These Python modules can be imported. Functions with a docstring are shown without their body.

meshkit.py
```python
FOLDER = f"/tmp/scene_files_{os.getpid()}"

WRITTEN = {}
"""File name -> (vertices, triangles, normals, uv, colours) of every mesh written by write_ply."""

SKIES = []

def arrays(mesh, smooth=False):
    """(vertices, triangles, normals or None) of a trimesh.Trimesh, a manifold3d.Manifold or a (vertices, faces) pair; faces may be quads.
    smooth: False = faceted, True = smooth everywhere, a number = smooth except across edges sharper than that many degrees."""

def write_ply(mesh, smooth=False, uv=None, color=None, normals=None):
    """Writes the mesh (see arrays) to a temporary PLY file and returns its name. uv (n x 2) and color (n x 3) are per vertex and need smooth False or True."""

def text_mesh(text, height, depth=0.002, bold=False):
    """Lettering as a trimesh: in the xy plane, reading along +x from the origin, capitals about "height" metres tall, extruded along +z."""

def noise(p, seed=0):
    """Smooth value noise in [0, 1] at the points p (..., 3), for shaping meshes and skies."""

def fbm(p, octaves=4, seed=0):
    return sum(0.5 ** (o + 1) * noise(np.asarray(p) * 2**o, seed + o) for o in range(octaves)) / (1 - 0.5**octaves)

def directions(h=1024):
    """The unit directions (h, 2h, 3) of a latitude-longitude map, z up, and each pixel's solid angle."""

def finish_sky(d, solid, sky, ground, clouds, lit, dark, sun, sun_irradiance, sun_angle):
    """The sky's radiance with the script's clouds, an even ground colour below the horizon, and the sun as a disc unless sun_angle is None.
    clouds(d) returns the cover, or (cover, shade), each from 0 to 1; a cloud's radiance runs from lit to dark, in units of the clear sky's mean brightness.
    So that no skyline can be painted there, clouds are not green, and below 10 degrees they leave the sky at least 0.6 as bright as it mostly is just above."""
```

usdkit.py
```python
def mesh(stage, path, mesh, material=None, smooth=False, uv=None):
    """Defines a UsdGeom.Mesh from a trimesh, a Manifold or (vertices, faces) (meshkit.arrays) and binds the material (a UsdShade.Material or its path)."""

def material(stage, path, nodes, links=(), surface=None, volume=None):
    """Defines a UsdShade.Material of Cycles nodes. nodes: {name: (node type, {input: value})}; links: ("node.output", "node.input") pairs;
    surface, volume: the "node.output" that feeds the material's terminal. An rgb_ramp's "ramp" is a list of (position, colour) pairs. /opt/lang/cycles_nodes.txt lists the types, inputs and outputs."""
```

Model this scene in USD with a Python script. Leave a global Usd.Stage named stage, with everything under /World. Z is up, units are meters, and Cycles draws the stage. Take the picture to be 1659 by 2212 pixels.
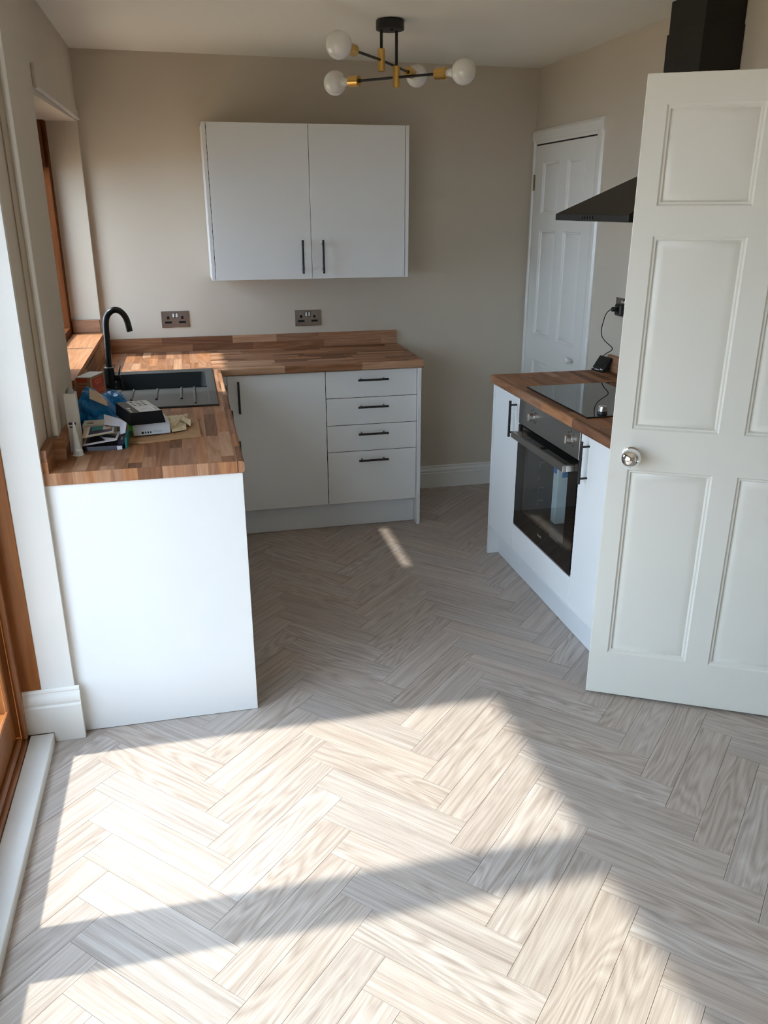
import math, random
import numpy as np, trimesh, manifold3d as m3
from shapely.geometry import Polygon, box as sbox, MultiPolygon
from shapely import affinity
from pxr import Usd, UsdGeom, UsdLux, UsdShade, Gf, Sdf
import usdkit, meshkit

rng = random.Random(7)
stage = Usd.Stage.CreateInMemory()
UsdGeom.SetStageUpAxis(stage, UsdGeom.Tokens.z)
UsdGeom.SetStageMetersPerUnit(stage, 1.0)
UsdGeom.Xform.Define(stage, '/World')
UsdGeom.Scope.Define(stage, '/World/Looks')

# ------------------------------------------------------------------ camera
CAM = np.array([0.4649, -4.7189, 1.6475])
YAW, PITCH, ROLL, FPX = np.radians(-12.9977), np.radians(-20.2923), np.radians(-0.1424), 1774.87
fwd = np.array([-np.sin(YAW)*np.cos(PITCH), np.cos(YAW)*np.cos(PITCH), np.sin(PITCH)])
rgt = np.array([np.cos(YAW), np.sin(YAW), 0.0])
up = np.cross(rgt, fwd)
r2, u2 = rgt*np.cos(ROLL)+up*np.sin(ROLL), -rgt*np.sin(ROLL)+up*np.cos(ROLL)
cam = UsdGeom.Camera.Define(stage, '/World/camera')
cam.AddTransformOp().Set(Gf.Matrix4d(*r2, 0, *u2, 0, *(-fwd), 0, *CAM, 1))
cam.CreateHorizontalApertureAttr(36.0)
cam.CreateFocalLengthAttr(36.0*FPX/1659.0)
cam.CreateClippingRangeAttr(Gf.Vec2f(0.05, 200))
cam.CreateExposureAttr(0.15)

# ------------------------------------------------------------------ light: hazy sun from the left and the sky
SUN_EL = math.atan(1.14)
sun = UsdLux.DistantLight.Define(stage, '/World/sun')
sun.AddRotateYOp().Set(-math.degrees(math.pi/2-SUN_EL))
sun.CreateNormalizeAttr(True)
sun.CreateIntensityAttr(1.6)
sun.CreateAngleAttr(1.6)
sun.CreateColorAttr(Gf.Vec3f(1.0, 0.945, 0.86))
sky = UsdLux.DomeLight.Define(stage, '/World/sky')
sky.CreateIntensityAttr(2.6)
sky.CreateColorAttr(Gf.Vec3f(0.63, 0.795, 1.03))

# ------------------------------------------------------------------ materials
def mat(name, nodes, links, surface='p.BSDF'):
    return usdkit.material(stage, '/World/Looks/'+name, nodes, links, surface=surface)

def plain(name, col, rough=0.5, metallic=0.0, bump=0.0, bscale=200, spec=0.5, vary=0.0, **kw):
    n = {'p': ('principled_bsdf', dict(base_color=col, roughness=rough, metallic=metallic, specular_ior_level=spec, **kw))}
    l = []
    if bump or vary:
        n['g'] = ('geometry', {})
        n['t'] = ('noise_texture', dict(scale=bscale, detail=3.0))
        l += [('g.position', 't.vector')]
    if bump:
        n['b'] = ('bump', dict(strength=bump, distance=0.002))
        l += [('t.fac', 'b.height'), ('b.normal', 'p.normal')]
    if vary:
        n['t2'] = ('noise_texture', dict(scale=3.0, detail=4.0))
        n['r'] = ('rgb_ramp', dict(ramp=[(0.3, [c*(1-vary) for c in col]), (0.7, [min(1, c*(1+vary)) for c in col])]))
        l += [('g.position', 't2.vector'), ('t2.fac', 'r.fac'), ('r.color', 'p.base_color')]
    return mat(name, n, l)

def grain(name, axis_rot, off, ramp, along=2.5, cross=40, rough=0.4, contour=0.35, ncont=9.0, bump=0.15, pore=0.25, spec=0.4, long_axis=0, wc=7.0, detail=5.0):
    """Wood grain running along local x after a turn by -axis_rot about z (long_axis 0), along y (1) or z (2)."""
    def sc(a, c):
        s = [c, c, c]; s[long_axis] = a; return tuple(s)
    n = {'g': ('geometry', {}),
         'm0': ('mapping', dict(rotation=(0, 0, -axis_rot))),
         'm1': ('mapping', dict(scale=sc(along, cross), location=off)),
         'm2': ('mapping', dict(scale=sc(along*6, cross*9), location=off)),
         'm3': ('mapping', dict(scale=sc(1.3, wc), location=off)),
         'n1': ('noise_texture', dict(scale=1.0, detail=detail, roughness=0.68, distortion=0.3)),
         'n2': ('noise_texture', dict(scale=1.0, detail=2.0)),
         'n3': ('noise_texture', dict(scale=1.0, detail=2.0, roughness=0.45)),
         'k': ('math', dict(math_type='multiply', value2=ncont)),
         'pp': ('math', dict(math_type='pingpong', value2=0.5)),
         'k2': ('math', dict(math_type='multiply', value2=2.0)),
         'mx': ('mix_float', dict(fac=contour)),
         'mp': ('mix_float', dict(fac=pore)),
         'r': ('rgb_ramp', dict(ramp=ramp)),
         'b': ('bump', dict(strength=bump, distance=0.001)),
         'p': ('principled_bsdf', dict(roughness=rough, specular_ior_level=spec))}
    l = [('g.position', 'm0.vector'), ('m0.vector', 'm1.vector'), ('m0.vector', 'm2.vector'), ('m0.vector', 'm3.vector'),
         ('m1.vector', 'n1.vector'), ('m2.vector', 'n2.vector'), ('m3.vector', 'n3.vector'),
         ('n3.fac', 'k.value1'), ('k.value', 'pp.value1'), ('pp.value', 'k2.value1'),
         ('n1.fac', 'mx.a'), ('k2.value', 'mx.b'), ('mx.result', 'mp.a'), ('n2.fac', 'mp.b'),
         ('mp.result', 'r.fac'), ('r.color', 'p.base_color'), ('mp.result', 'b.height'), ('b.normal', 'p.normal')]
    return mat(name, n, l)

WALL = plain('wall_paint', (0.60, 0.525, 0.43), 0.85, bump=0.12, bscale=260, vary=0.02, spec=0.25)
REVEAL = plain('reveal_paint', (0.70, 0.67, 0.63), 0.7, bump=0.1, bscale=120, vary=0.03, spec=0.3)
CEIL = plain('ceiling_paint', (0.89, 0.85, 0.77), 0.9, bump=0.08, bscale=200, spec=0.2)
CABW = plain('cabinet_white', (0.81, 0.81, 0.80), 0.38, bump=0.03, bscale=900, spec=0.4)
PLIN = plain('plinth_white', (0.76, 0.775, 0.79), 0.42)
CARC = plain('carcass_white', (0.72, 0.72, 0.70), 0.5)
GAP = plain('gap_shadow_black', (0.02, 0.02, 0.02), 0.8)
DOORW = plain('door_gloss_white', (0.745, 0.72, 0.655), 0.32, bump=0.1, bscale=60, vary=0.015)
SKIRT = plain('skirting_gloss_white', (0.81, 0.79, 0.74), 0.25, bump=0.06, bscale=40)
BLKM = plain('black_metal', (0.012, 0.012, 0.013), 0.38, spec=0.4)
BLKT = plain('tap_black', (0.007, 0.008, 0.009), 0.25, spec=0.4)
HOODM = plain('hood_black', (0.016, 0.015, 0.013), 0.45, spec=0.3)
BRASS = plain('brushed_brass', (0.72, 0.46, 0.14), 0.28, 1.0)
OPAL = plain('opal_glass', (0.74, 0.73, 0.70), 0.08, subsurface_weight=0.25, subsurface_scale=0.02, coat_weight=0.5)
CHROME = plain('chrome', (0.82, 0.82, 0.83), 0.05, 1.0)
STEEL = plain('brushed_steel', (0.36, 0.35, 0.335), 0.36, 1.0)
STEELB = plain('bright_steel', (0.62, 0.61, 0.59), 0.28, 1.0)
BGLASS = plain('black_glass', (0.004, 0.004, 0.004), 0.03, spec=0.5)
HOBG = plain('hob_glass', (0.006, 0.006, 0.006), 0.02, spec=0.9)
CAVITY = plain('oven_enamel', (0.03, 0.034, 0.038), 0.35, vary=0.2)
SINKM = plain('sink_granite', (0.019, 0.025, 0.029), 0.36, bump=0.1, bscale=900, spec=0.5, vary=0.1)
POLY = plain('polystyrene', (0.80, 0.85, 0.86), 0.8, bump=0.2, bscale=300)
TAPE = plain('blue_tape', (0.03, 0.22, 0.55), 0.4)
WHITEP = plain('white_plastic', (0.80, 0.80, 0.76), 0.35, subsurface_weight=0.2, subsurface_scale=0.005)
CARD = plain('brown_card', (0.42, 0.28, 0.16), 0.8, bump=0.05, vary=0.06)
CARDT = plain('card_top', (0.55, 0.47, 0.38), 0.75, vary=0.04)
REDP = plain('print_red', (0.52, 0.07, 0.03), 0.55)
REDT = plain('print_red_bright', (0.85, 0.22, 0.13), 0.55)
CREAM = plain('cream_paper', (0.72, 0.58, 0.44), 0.7, vary=0.04)
BEIGE = plain('beige_paper', (0.66, 0.54, 0.33), 0.75, bump=0.1, bscale=60, vary=0.06)
KRAFT = plain('kraft_paper', (0.44, 0.25, 0.12), 0.75, bump=0.12, bscale=60, vary=0.08)
PAPER = plain('white_paper', (0.74, 0.75, 0.83), 0.6)
GREYB = plain('grey_board', (0.58, 0.58, 0.60), 0.55)
WBOX = plain('white_board', (0.72, 0.72, 0.68), 0.6)
GREENP = plain('print_green', (0.07, 0.55, 0.02), 0.45)
TEALP = plain('print_teal', (0.01, 0.22, 0.21), 0.4)
NAVY = plain('print_navy', (0.010, 0.022, 0.075), 0.25)
DKPUR = plain('print_dark', (0.022, 0.018, 0.035), 0.2)
BLKC = plain('black_card', (0.006, 0.006, 0.007), 0.5, spec=0.2)
INK = plain('print_ink', (0.012, 0.012, 0.013), 0.8, spec=0.1)
ROCK = plain('satin_rocker', (0.68, 0.67, 0.63), 0.45)
LBL = plain('label_white', (0.62, 0.60, 0.56), 0.6)
OLIVE = plain('print_olive', (0.05, 0.048, 0.030), 0.5)
GREYPL = plain('grey_plastic', (0.30, 0.32, 0.32), 0.4)
SCREEN = plain('screen_grey', (0.012, 0.016, 0.015), 0.25)
BTN = plain('button_white', (0.75, 0.75, 0.75), 0.5)
SOCK = plain('pewter_plate', (0.33, 0.29, 0.26), 0.38, 1.0, vary=0.05)
HINGE = plain('hinge_brass', (0.30, 0.24, 0.12), 0.45, 1.0)
FLOORB = plain('floor_joint', (0.10, 0.085, 0.075), 0.8)
CONC = plain('patio_sandstone', (0.38, 0.27, 0.165), 0.9, vary=0.1)
BRICKO = plain('outer_render', (0.55, 0.50, 0.45), 0.9)
TILEW = plain('threshold_white', (0.80, 0.79, 0.76), 0.5, bump=0.2, bscale=50, vary=0.04)
# blue translucent bag
BAG = mat('blue_bag', {'d': ('principled_bsdf', dict(base_color=(0.015, 0.27, 0.72), roughness=0.2, specular_ior_level=0.7)),
                       't': ('translucent_bsdf', dict(color=(0.02, 0.45, 0.75))),
                       'm': ('mix_closure', dict(fac=0.35)), 'g': ('geometry', {}),
                       'n': ('noise_texture', dict(scale=32.0, detail=3.0)), 'b': ('bump', dict(strength=0.25, distance=0.006))},
          [('g.position', 'n.vector'), ('n.fac', 'b.height'), ('b.normal', 'd.normal'), ('d.BSDF', 'm.closure1'), ('t.BSDF', 'm.closure2')], 'm.closure')

def glass(name, tint, base=0.04):
    # reflection rises towards grazing view, the same from both faces of the sheet
    return mat(name, {'w': ('layer_weight', dict(blend=0.5)), 'k': ('math', dict(math_type='power', value2=4.0)), 'q': ('math', dict(math_type='multiply_add', value2=0.75, value3=base)),
                      't': ('transparent_bsdf', dict(color=tint)), 'g': ('glossy_bsdf', dict(color=(1, 1, 1), roughness=0.01)), 'm': ('mix_closure', {})},
               [('w.facing', 'k.value1'), ('k.value', 'q.value1'), ('q.value', 'm.fac'), ('t.BSDF', 'm.closure1'), ('g.BSDF', 'm.closure2')], 'm.closure')
PANE = glass('window_glass', (0.94, 0.96, 0.95))
PANE2 = glass('dusty_glass', (0.88, 0.90, 0.88))
OVENG = glass('oven_glass', (0.93, 0.96, 0.96), 0.03)

def rampc(d, m, l):
    return [(0.22, d), (0.5, m), (0.78, l)]
PL = {}
for dname, ang in (('a', -math.pi/4), ('b', math.pi/4)):
    PL[dname] = []
    for k in range(7):
        s = 0.92 + 0.022*k
        w = 0.02*math.sin(k*2.1)
        d, m, l = [tuple(c*s*(1+w*j) for j, c in zip((1, 0, -1), col)) for col in ((0.30, 0.236, 0.195), (0.475, 0.40, 0.35), (0.64, 0.575, 0.525))]
        PL[dname].append(grain(f'plank_oak_{dname}_{k}', ang, (3.7*k, 11.3*k+2, 1.9*k), [(0.30, d), (0.5, m), (0.70, l)], along=1.7, cross=75, rough=0.46, contour=(0.07, 0.20, 0.03, 0.16, 0.05, 0.22, 0.04)[k], ncont=17, bump=0.10, pore=0.30, spec=0.25, wc=9.0, detail=8.0))
STONES = [((0.216, 0.096, 0.046), (0.289, 0.134, 0.069), (0.352, 0.174, 0.092)),
          ((0.307, 0.149, 0.080), (0.388, 0.199, 0.111), (0.451, 0.249, 0.145)),
          ((0.135, 0.060, 0.033), (0.186, 0.086, 0.047), (0.235, 0.112, 0.063)),
          ((0.379, 0.203, 0.113), (0.460, 0.261, 0.153), (0.524, 0.311, 0.193)),
          ((0.245, 0.120, 0.067), (0.316, 0.162, 0.094), (0.388, 0.207, 0.128)),
          ((0.316, 0.137, 0.063), (0.397, 0.183, 0.087), (0.470, 0.228, 0.116))]
STV = {}
for ax in (0, 1, 2):
    STV[ax] = [grain(f'walnut_stave_{"xyz"[ax]}_{k}', 0.0, (2.3*k, 5.1*k+1, 3.3*k), [(0.33, c[0]), (0.5, c[1]), (0.67, c[2])], along=4, cross=75, rough=0.5, contour=0.3, ncont=8, bump=0.04, pore=0.3, spec=0.10, long_axis=ax, wc=14)
               for k, c in enumerate(STONES)]
FRAME = grain('stained_hardwood', 0.0, (1, 2, 3), rampc((0.17, 0.052, 0.014), (0.25, 0.085, 0.022), (0.34, 0.125, 0.034)), along=3, cross=45, rough=0.3, contour=0.2, bump=0.06, long_axis=2)
WFRAME = grain('dark_red_hardwood', 0.0, (7, 2, 3), rampc((0.065, 0.018, 0.005), (0.105, 0.032, 0.009), (0.16, 0.052, 0.015)), along=3, cross=45, rough=0.55, contour=0.2, bump=0.06, long_axis=2, spec=0.06)
FRAMEY = grain('stained_hardwood_rail', 0.0, (4, 2, 3), rampc((0.17, 0.055, 0.016), (0.26, 0.092, 0.026), (0.35, 0.135, 0.040)), along=3, cross=45, rough=0.3, contour=0.2, bump=0.06, long_axis=1)

# ------------------------------------------------------------------ helpers
used, LOC = {}, {}
def numbered(parent, name):
    k = used.get((parent, name), 0); used[(parent, name)] = k+1
    return f'{parent}/{name}' if k == 0 else f'{parent}/{name}_{k:03d}'

def tag(prim, label=None, cat=None, group=None, kind=None):
    prim = prim.GetPrim() if hasattr(prim, 'GetPrim') else prim
    for k, v in (('label', label), ('category', cat), ('group', group), ('kind', kind)):
        if v: prim.SetCustomDataByKey(k, v)
    return prim

def thing(name, label, cat, loc=(0, 0, 0), group=None, kind=None):
    path = numbered('/World', name)
    x = UsdGeom.Xform.Define(stage, path)
    x.AddTranslateOp().Set(Gf.Vec3d(*map(float, loc)))
    LOC[path] = np.array(loc, float)
    tag(x, label, cat, group, kind)
    return path

def obj(name, mesh, material, parent='/World', smooth=30, label=None, cat=None, group=None, kind=None):
    path = numbered(parent, name)
    v, f, _ = meshkit.arrays(mesh)
    off = LOC.get(parent, np.zeros(3))
    LOC[path] = off
    v = v - off
    usdkit.mesh(stage, path, trimesh.Trimesh(v, f, process=False), material, smooth=smooth)
    tag(stage.GetPrimAtPath(path), label, cat, group, kind)
    return path

def hull(pts):
    return m3.Manifold.hull_points(np.asarray(pts, float))

def bx(x0, x1, y0, y1, z0, z1, b=0.001):
    """A box with small chamfers."""
    lo, hi = np.array([min(x0, x1), min(y0, y1), min(z0, z1)]), np.array([max(x0, x1), max(y0, y1), max(z0, z1)])
    b = min(b, 0.45*min(hi-lo))
    pts = []
    for sx in (0, 1):
        for sy in (0, 1):
            for sz in (0, 1):
                c = np.where([sx, sy, sz], hi, lo)
                s = np.where([sx, sy, sz], -1, 1)*b
                if b <= 0: pts.append(c); continue
                pts += [c+[0, s[1], s[2]], c+[s[0], 0, s[2]], c+[s[0], s[1], 0]]
    return hull(pts)

def cube(x0, x1, y0, y1, z0, z1):
    return m3.Manifold.cube((x1-x0, y1-y0, z1-z0)).translate((x0, y0, z0))

def tm(m):
    v, f, _ = meshkit.arrays(m)
    return trimesh.Trimesh(v, f, process=False)

def join(*ms):
    return trimesh.util.concatenate([tm(m) for m in ms])

def frame_of(d):
    d = np.asarray(d, float)/np.linalg.norm(d)
    a = np.array([0, 0, 1.0]) if abs(d[2]) < 0.9 else np.array([1.0, 0, 0])
    u = np.cross(a, d); u /= np.linalg.norm(u)
    return u, np.cross(d, u), d

def lathe(p0, d, prof, n=32):
    """prof: (distance along d, radius) pairs from p0; ends closed."""
    u, v, w = frame_of(d)
    prof = [(prof[0][0], 1e-5)] + list(prof) + [(prof[-1][0], 1e-5)]
    ang = np.arange(n)*2*np.pi/n
    V = np.array([np.asarray(p0)+w*t+(u*np.cos(a)+v*np.sin(a))*r for t, r in prof for a in ang])
    F = []
    for i in range(len(prof)-1):
        for j in range(n):
            a, b = i*n+j, i*n+(j+1) % n
            F += [[a, b, b+n], [a, b+n, a+n]]
    return trimesh.Trimesh(V, F, process=False)

def cyl(p0, p1, r, n=24, b=0.0008):
    p0, p1 = np.array(p0, float), np.array(p1, float)
    L = np.linalg.norm(p1-p0); b = min(b, r*0.4, L*0.4)
    return lathe(p0, p1-p0, [(0, r-b), (b, r), (L-b, r), (L, r-b)], n)

def tube(pts, r, n=16):
    pts = np.asarray(pts, float); V = []; F = []
    t = np.gradient(pts, axis=0); t /= np.linalg.norm(t, axis=1, keepdims=True)
    u, v, _ = frame_of(t[0])
    rr = np.broadcast_to(r, len(pts))
    for i, p in enumerate(pts):
        u = u-t[i]*(u@t[i]); u /= np.linalg.norm(u); v = np.cross(t[i], u)
        for j in range(n):
            a = 2*np.pi*j/n; V.append(p+(u*np.cos(a)+v*np.sin(a))*rr[i])
    for i in range(len(pts)-1):
        for j in range(n):
            a, b = i*n+j, i*n+(j+1) % n
            F += [[a, b, b+n], [a, b+n, a+n]]
    c0, c1 = len(V), len(V)+1
    V += [pts[0], pts[-1]]
    for j in range(n):
        F += [[c0, (j+1) % n, j], [c1, (len(pts)-1)*n+j, (len(pts)-1)*n+(j+1) % n]]
    return trimesh.Trimesh(V, F, process=False)

def spline(P, n=24):
    from scipy.interpolate import CubicSpline
    P = np.asarray(P, float)
    s = np.r_[0, np.cumsum(np.linalg.norm(np.diff(P, axis=0), axis=1))]
    return CubicSpline(s, P)(np.linspace(0, s[-1], n))

def prism(poly, z0, z1):
    """Polygon (shapely or points in xy) extruded between z0 and z1."""
    if not isinstance(poly, Polygon): poly = Polygon(poly)
    m = trimesh.creation.extrude_polygon(poly, z1-z0, engine='earcut')
    m.apply_translation((0, 0, z0)); return m

def along(prof, axis, a0, a1):
    """Closed profile swept straight along an axis. axis 'x': profile in (y,z); 'y': (x,z); 'z': (x,y)."""
    m = trimesh.creation.extrude_polygon(Polygon(prof), a1-a0, engine='earcut')
    v = m.vertices.copy()
    if axis == 'x': w = np.c_[v[:, 2]+a0, v[:, 0], v[:, 1]]
    elif axis == 'y': w = np.c_[v[:, 0], v[:, 2]+a0, v[:, 1]]
    else: w = np.c_[v[:, 0], v[:, 1], v[:, 2]+a0]
    f = m.faces[:, ::-1] if axis == 'y' else m.faces
    return trimesh.Trimesh(w, f, process=False)

def place(m, origin, ex, ey, ez):
    """Maps a mesh built in local x, y, z onto the given axes."""
    m = tm(m); M = np.eye(4); M[:3, 0], M[:3, 1], M[:3, 2], M[:3, 3] = ex, ey, ez, origin
    m.apply_transform(M); return m

def quadprism(P, n, t):
    """A flat polygon (3D points in order) given thickness t along n: a card."""
    P = np.asarray(P, float); n = np.asarray(n, float)/np.linalg.norm(n)
    return hull(np.vstack([P, P-n*t]))

def text_on(s, h, origin, ex, ey, depth=0.0006, bold=True, width=None):
    t = meshkit.text_mesh(s, h, depth, bold)
    if width:
        w = t.bounds[1][0]-t.bounds[0][0]; t.apply_scale((width/w, 1, 1))
    ex, ey = np.asarray(ex, float), np.asarray(ey, float)
    return place(t, origin, ex/np.linalg.norm(ex), ey/np.linalg.norm(ey), np.cross(ex, ey)/np.linalg.norm(np.cross(ex, ey)))

# ------------------------------------------------------------------ the room
XR, YREAR, HW = 2.432, -6.2, 2.62
def zc(x): return 2.375-0.0095*x
KX, RY, PE = -0.28, -2.235, -4.83            # outer face of the left wall, far reveal and near end of the patio opening

# floor with herringbone planks
floor = obj('floor', cube(-0.30, 3.5, YREAR-0.1, 0.1, -0.08, -0.0032), FLOORB, label='grey-brown limed oak herringbone plank floor of the kitchen', cat='floor', kind='structure')
PW, PLN = 0.1007, 0.464
e1, e2 = np.array([1, -1])/math.sqrt(2), np.array([1, 1])/math.sqrt(2)
O = np.array([1.448, -2.597]) - (PLN+PW)*e1 - PLN*e2
area = sbox(-0.082, YREAR, XR+0.9, 0.0).difference(sbox(XR+0.02, -2.76, 4, 0.1)).difference(sbox(XR+0.02, YREAR-1, 4, -3.50))
area = area.difference(sbox(-0.2, -2.19, 0.545, 0.1)).difference(sbox(0.5, -0.51, 1.60, 0.1)).difference(sbox(1.93, -2.28, 3, -1.085))
rest = []
for c in range(-5, 8):
    for k in range(-60, 70):
        for d in ('a', 'b'):
            a0, a1, b0, b1 = ((-k*PW, -k*PW+PLN, k*PW, (k+1)*PW) if d == 'a' else (PLN-k*PW, PLN-(k-1)*PW, k*PW, k*PW+PLN))
            a0 += c*PLN; a1 += c*PLN; b0 += c*PLN; b1 += c*PLN
            g = 0.0005
            q = Polygon([tuple(O+a*e1+b*e2) for a, b in ((a0+g, b0+g), (a1-g, b0+g), (a1-g, b1-g), (a0+g, b1-g))])
            if not q.intersects(area): continue
            q = q.intersection(area)
            for part in (q.geoms if hasattr(q, 'geoms') else [q]):
                if part.geom_type != 'Polygon' or part.area < 2e-4: continue
                cy = part.centroid.y
                m = prism(part, -0.0031, -0.0003+rng.uniform(-0.00015, 0.0003))
                if cy > -3.78: obj('plank', m, rng.choice(PL[d]), floor, smooth=False)
                else: rest.append(m)
obj('plank_field', trimesh.util.concatenate(rest), PL['a'][2], floor, smooth=False, kind='stuff')

# walls and ceiling
obj('wall_back', cube(-0.30, XR+0.3, 0.0, 0.15, -0.05, HW), WALL, label='beige back wall behind the corner worktop', cat='wall', kind='structure')
def opening(y0, y1, z0a, z0b, z1a, z1b, x0=-1, x1=1):
    return hull([(x, y, z) for x in (x0, x1) for y, z in ((y0, z0a), (y1, z0b), (y1, z1b), (y0, z1a))])
lw = cube(KX, 0.0, YREAR-0.1, 0.05, -0.05, HW)
win = hull([(x, y, z) for x, ys in ((0.01, (-1.405, -0.045)), (-0.15, (-1.225, -0.045)), (-0.3, (-1.225, -0.045))) for y, zt in ((ys[0], 2.018), (ys[1], 2.052)) for z in (1.0, zt)])
lw = lw - win - cube(-1, 1, PE, RY, -0.045, 2.03)
wl = obj('wall_left', lw, WALL, label='beige left wall with window recess and patio door opening', cat='wall', kind='structure')
obj('pier', bx(0.0, 0.034, -2.06, -1.62, 0.909, zc(0)+0.02, 0.004), WALL, wl)
obj('bead', cyl((0.027, -2.062, 0.985), (0.027, -2.062, zc(0)), 0.0085, 12), SKIRT, wl)
obj('reveal_lining', cube(-0.101, 0.0015, RY-0.0015, RY+0.02, 0.0, 2.03), REVEAL, wl)
dl = cube(XR, XR+0.12, YREAR-0.1, 0.05, -0.05, HW) - cube(XR-1, XR+1, -3.51, -2.75, -0.04, 2.03) - cube(XR-1, XR+0.05, -0.772, -0.031, 0.0, 1.9785)
obj('wall_right', dl, WALL, label='beige right wall with cooker hood and larder door', cat='wall', kind='structure')
obj('wall_rear', cube(-0.3, XR+0.2, YREAR-0.15, YREAR, -0.05, HW), WALL, label='beige rear wall behind the photographer', cat='wall', kind='structure')
hall = cube(XR+0.12, XR+1.4, -4.4, -2.0, -0.05, HW) - cube(XR+0.0, XR+1.3, -4.3, -2.1, -0.10, 2.5)
obj('wall_hall', hall, WALL, label='beige hallway walls beyond the open doorway', cat='wall', kind='structure')
cp = [(-0.32, zc(-0.32)), (XR+1.5, zc(XR)), (XR+1.5, 2.75), (-0.32, 2.75)]
obj('ceiling', along([(a, b) for a, b in cp], 'y', YREAR-0.15, 0.16), CEIL, label='plain white plaster ceiling', cat='ceiling', kind='structure')

# skirtings
def skirt_prof(t, h):
    return [(0, 0), (t, 0), (t, h*0.66), (t-0.002, h*0.68), (t-0.006, h*0.70), (t-0.006, h*0.735), (t-0.002, h*0.75), (t-0.002, h*0.80), (t-0.005, h*0.85), (t-0.0095, h*0.90), (t-0.0095, h*0.93), (t-0.007, h*0.95), (t-0.008, h*0.985), (t-0.012, h), (0, h)]
pb = [(-a-0.0, b) for a, b in skirt_prof(0.018, 0.140)]
obj('baseboard_back', along(pb[::-1], 'x', 1.617, XR), SKIRT, label='white moulded skirting along the back wall by the drawers', cat='skirting board', kind='structure')
pl_ = [(RY-0.001-a, b) for a, b in skirt_prof(0.017, 0.193)]
sk = tm(along(pl_[::-1], 'x', -0.165, 0.016))
ms = m3.Manifold(m3.Mesh(np.asarray(trimesh.Trimesh(sk.vertices, sk.faces).vertices, np.float32), np.asarray(trimesh.Trimesh(sk.vertices, sk.faces).faces, np.uint32)))
ms2 = ms - cube(-0.3, -0.079, -3, -2, -0.01, 0.0365)
obj('baseboard_left', ms2 if ms2.volume() > 0 else sk, SKIRT, label='short white moulded skirting block on the patio door reveal', cat='skirting board', kind='structure')
obj('baseboard_right', along([(XR-a, b) for a, b in skirt_prof(0.018, 0.14)], 'y', -2.66, -2.34), SKIRT, label='white skirting on the right wall behind the open door', cat='skirting board', kind='structure')
obj('threshold_board', bx(-0.152, -0.0795, PE+0.01, -2.2535, -0.003, 0.035, 0.002), TILEW, label='white painted threshold board along the foot of the patio doors', cat='threshold', kind='structure')
# moulding over the window
tr = thing('trim_1', 'white painted batten moulding above the kitchen window', 'moulding', (0, -0.7, 2.08), kind='structure')
def tilted(x1, y0, y1, z0, z1, sl=0.013):
    return hull([(x, y, z+(y-0)*sl) for x in (0.0, x1) for y in (y0, y1) for z in (z0, z1)])
obj('batten', tilted(0.007, -1.33, 0.0, 2.069, 2.103), WALL, tr)
obj('moulding', tilted(0.010, -1.33, 0.0, 2.060, 2.0688), REVEAL, tr)
obj('end_block', bx(0, 0.012, -1.352, -1.328, 2.045, 2.118, 0.002), WALL, tr)

# outside ground
obj('patio_ground', cube(-14, KX, -16, 8, -0.30, -0.12), CONC, label='tan sandstone patio outside the patio doors', cat='patio', kind='structure')

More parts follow.
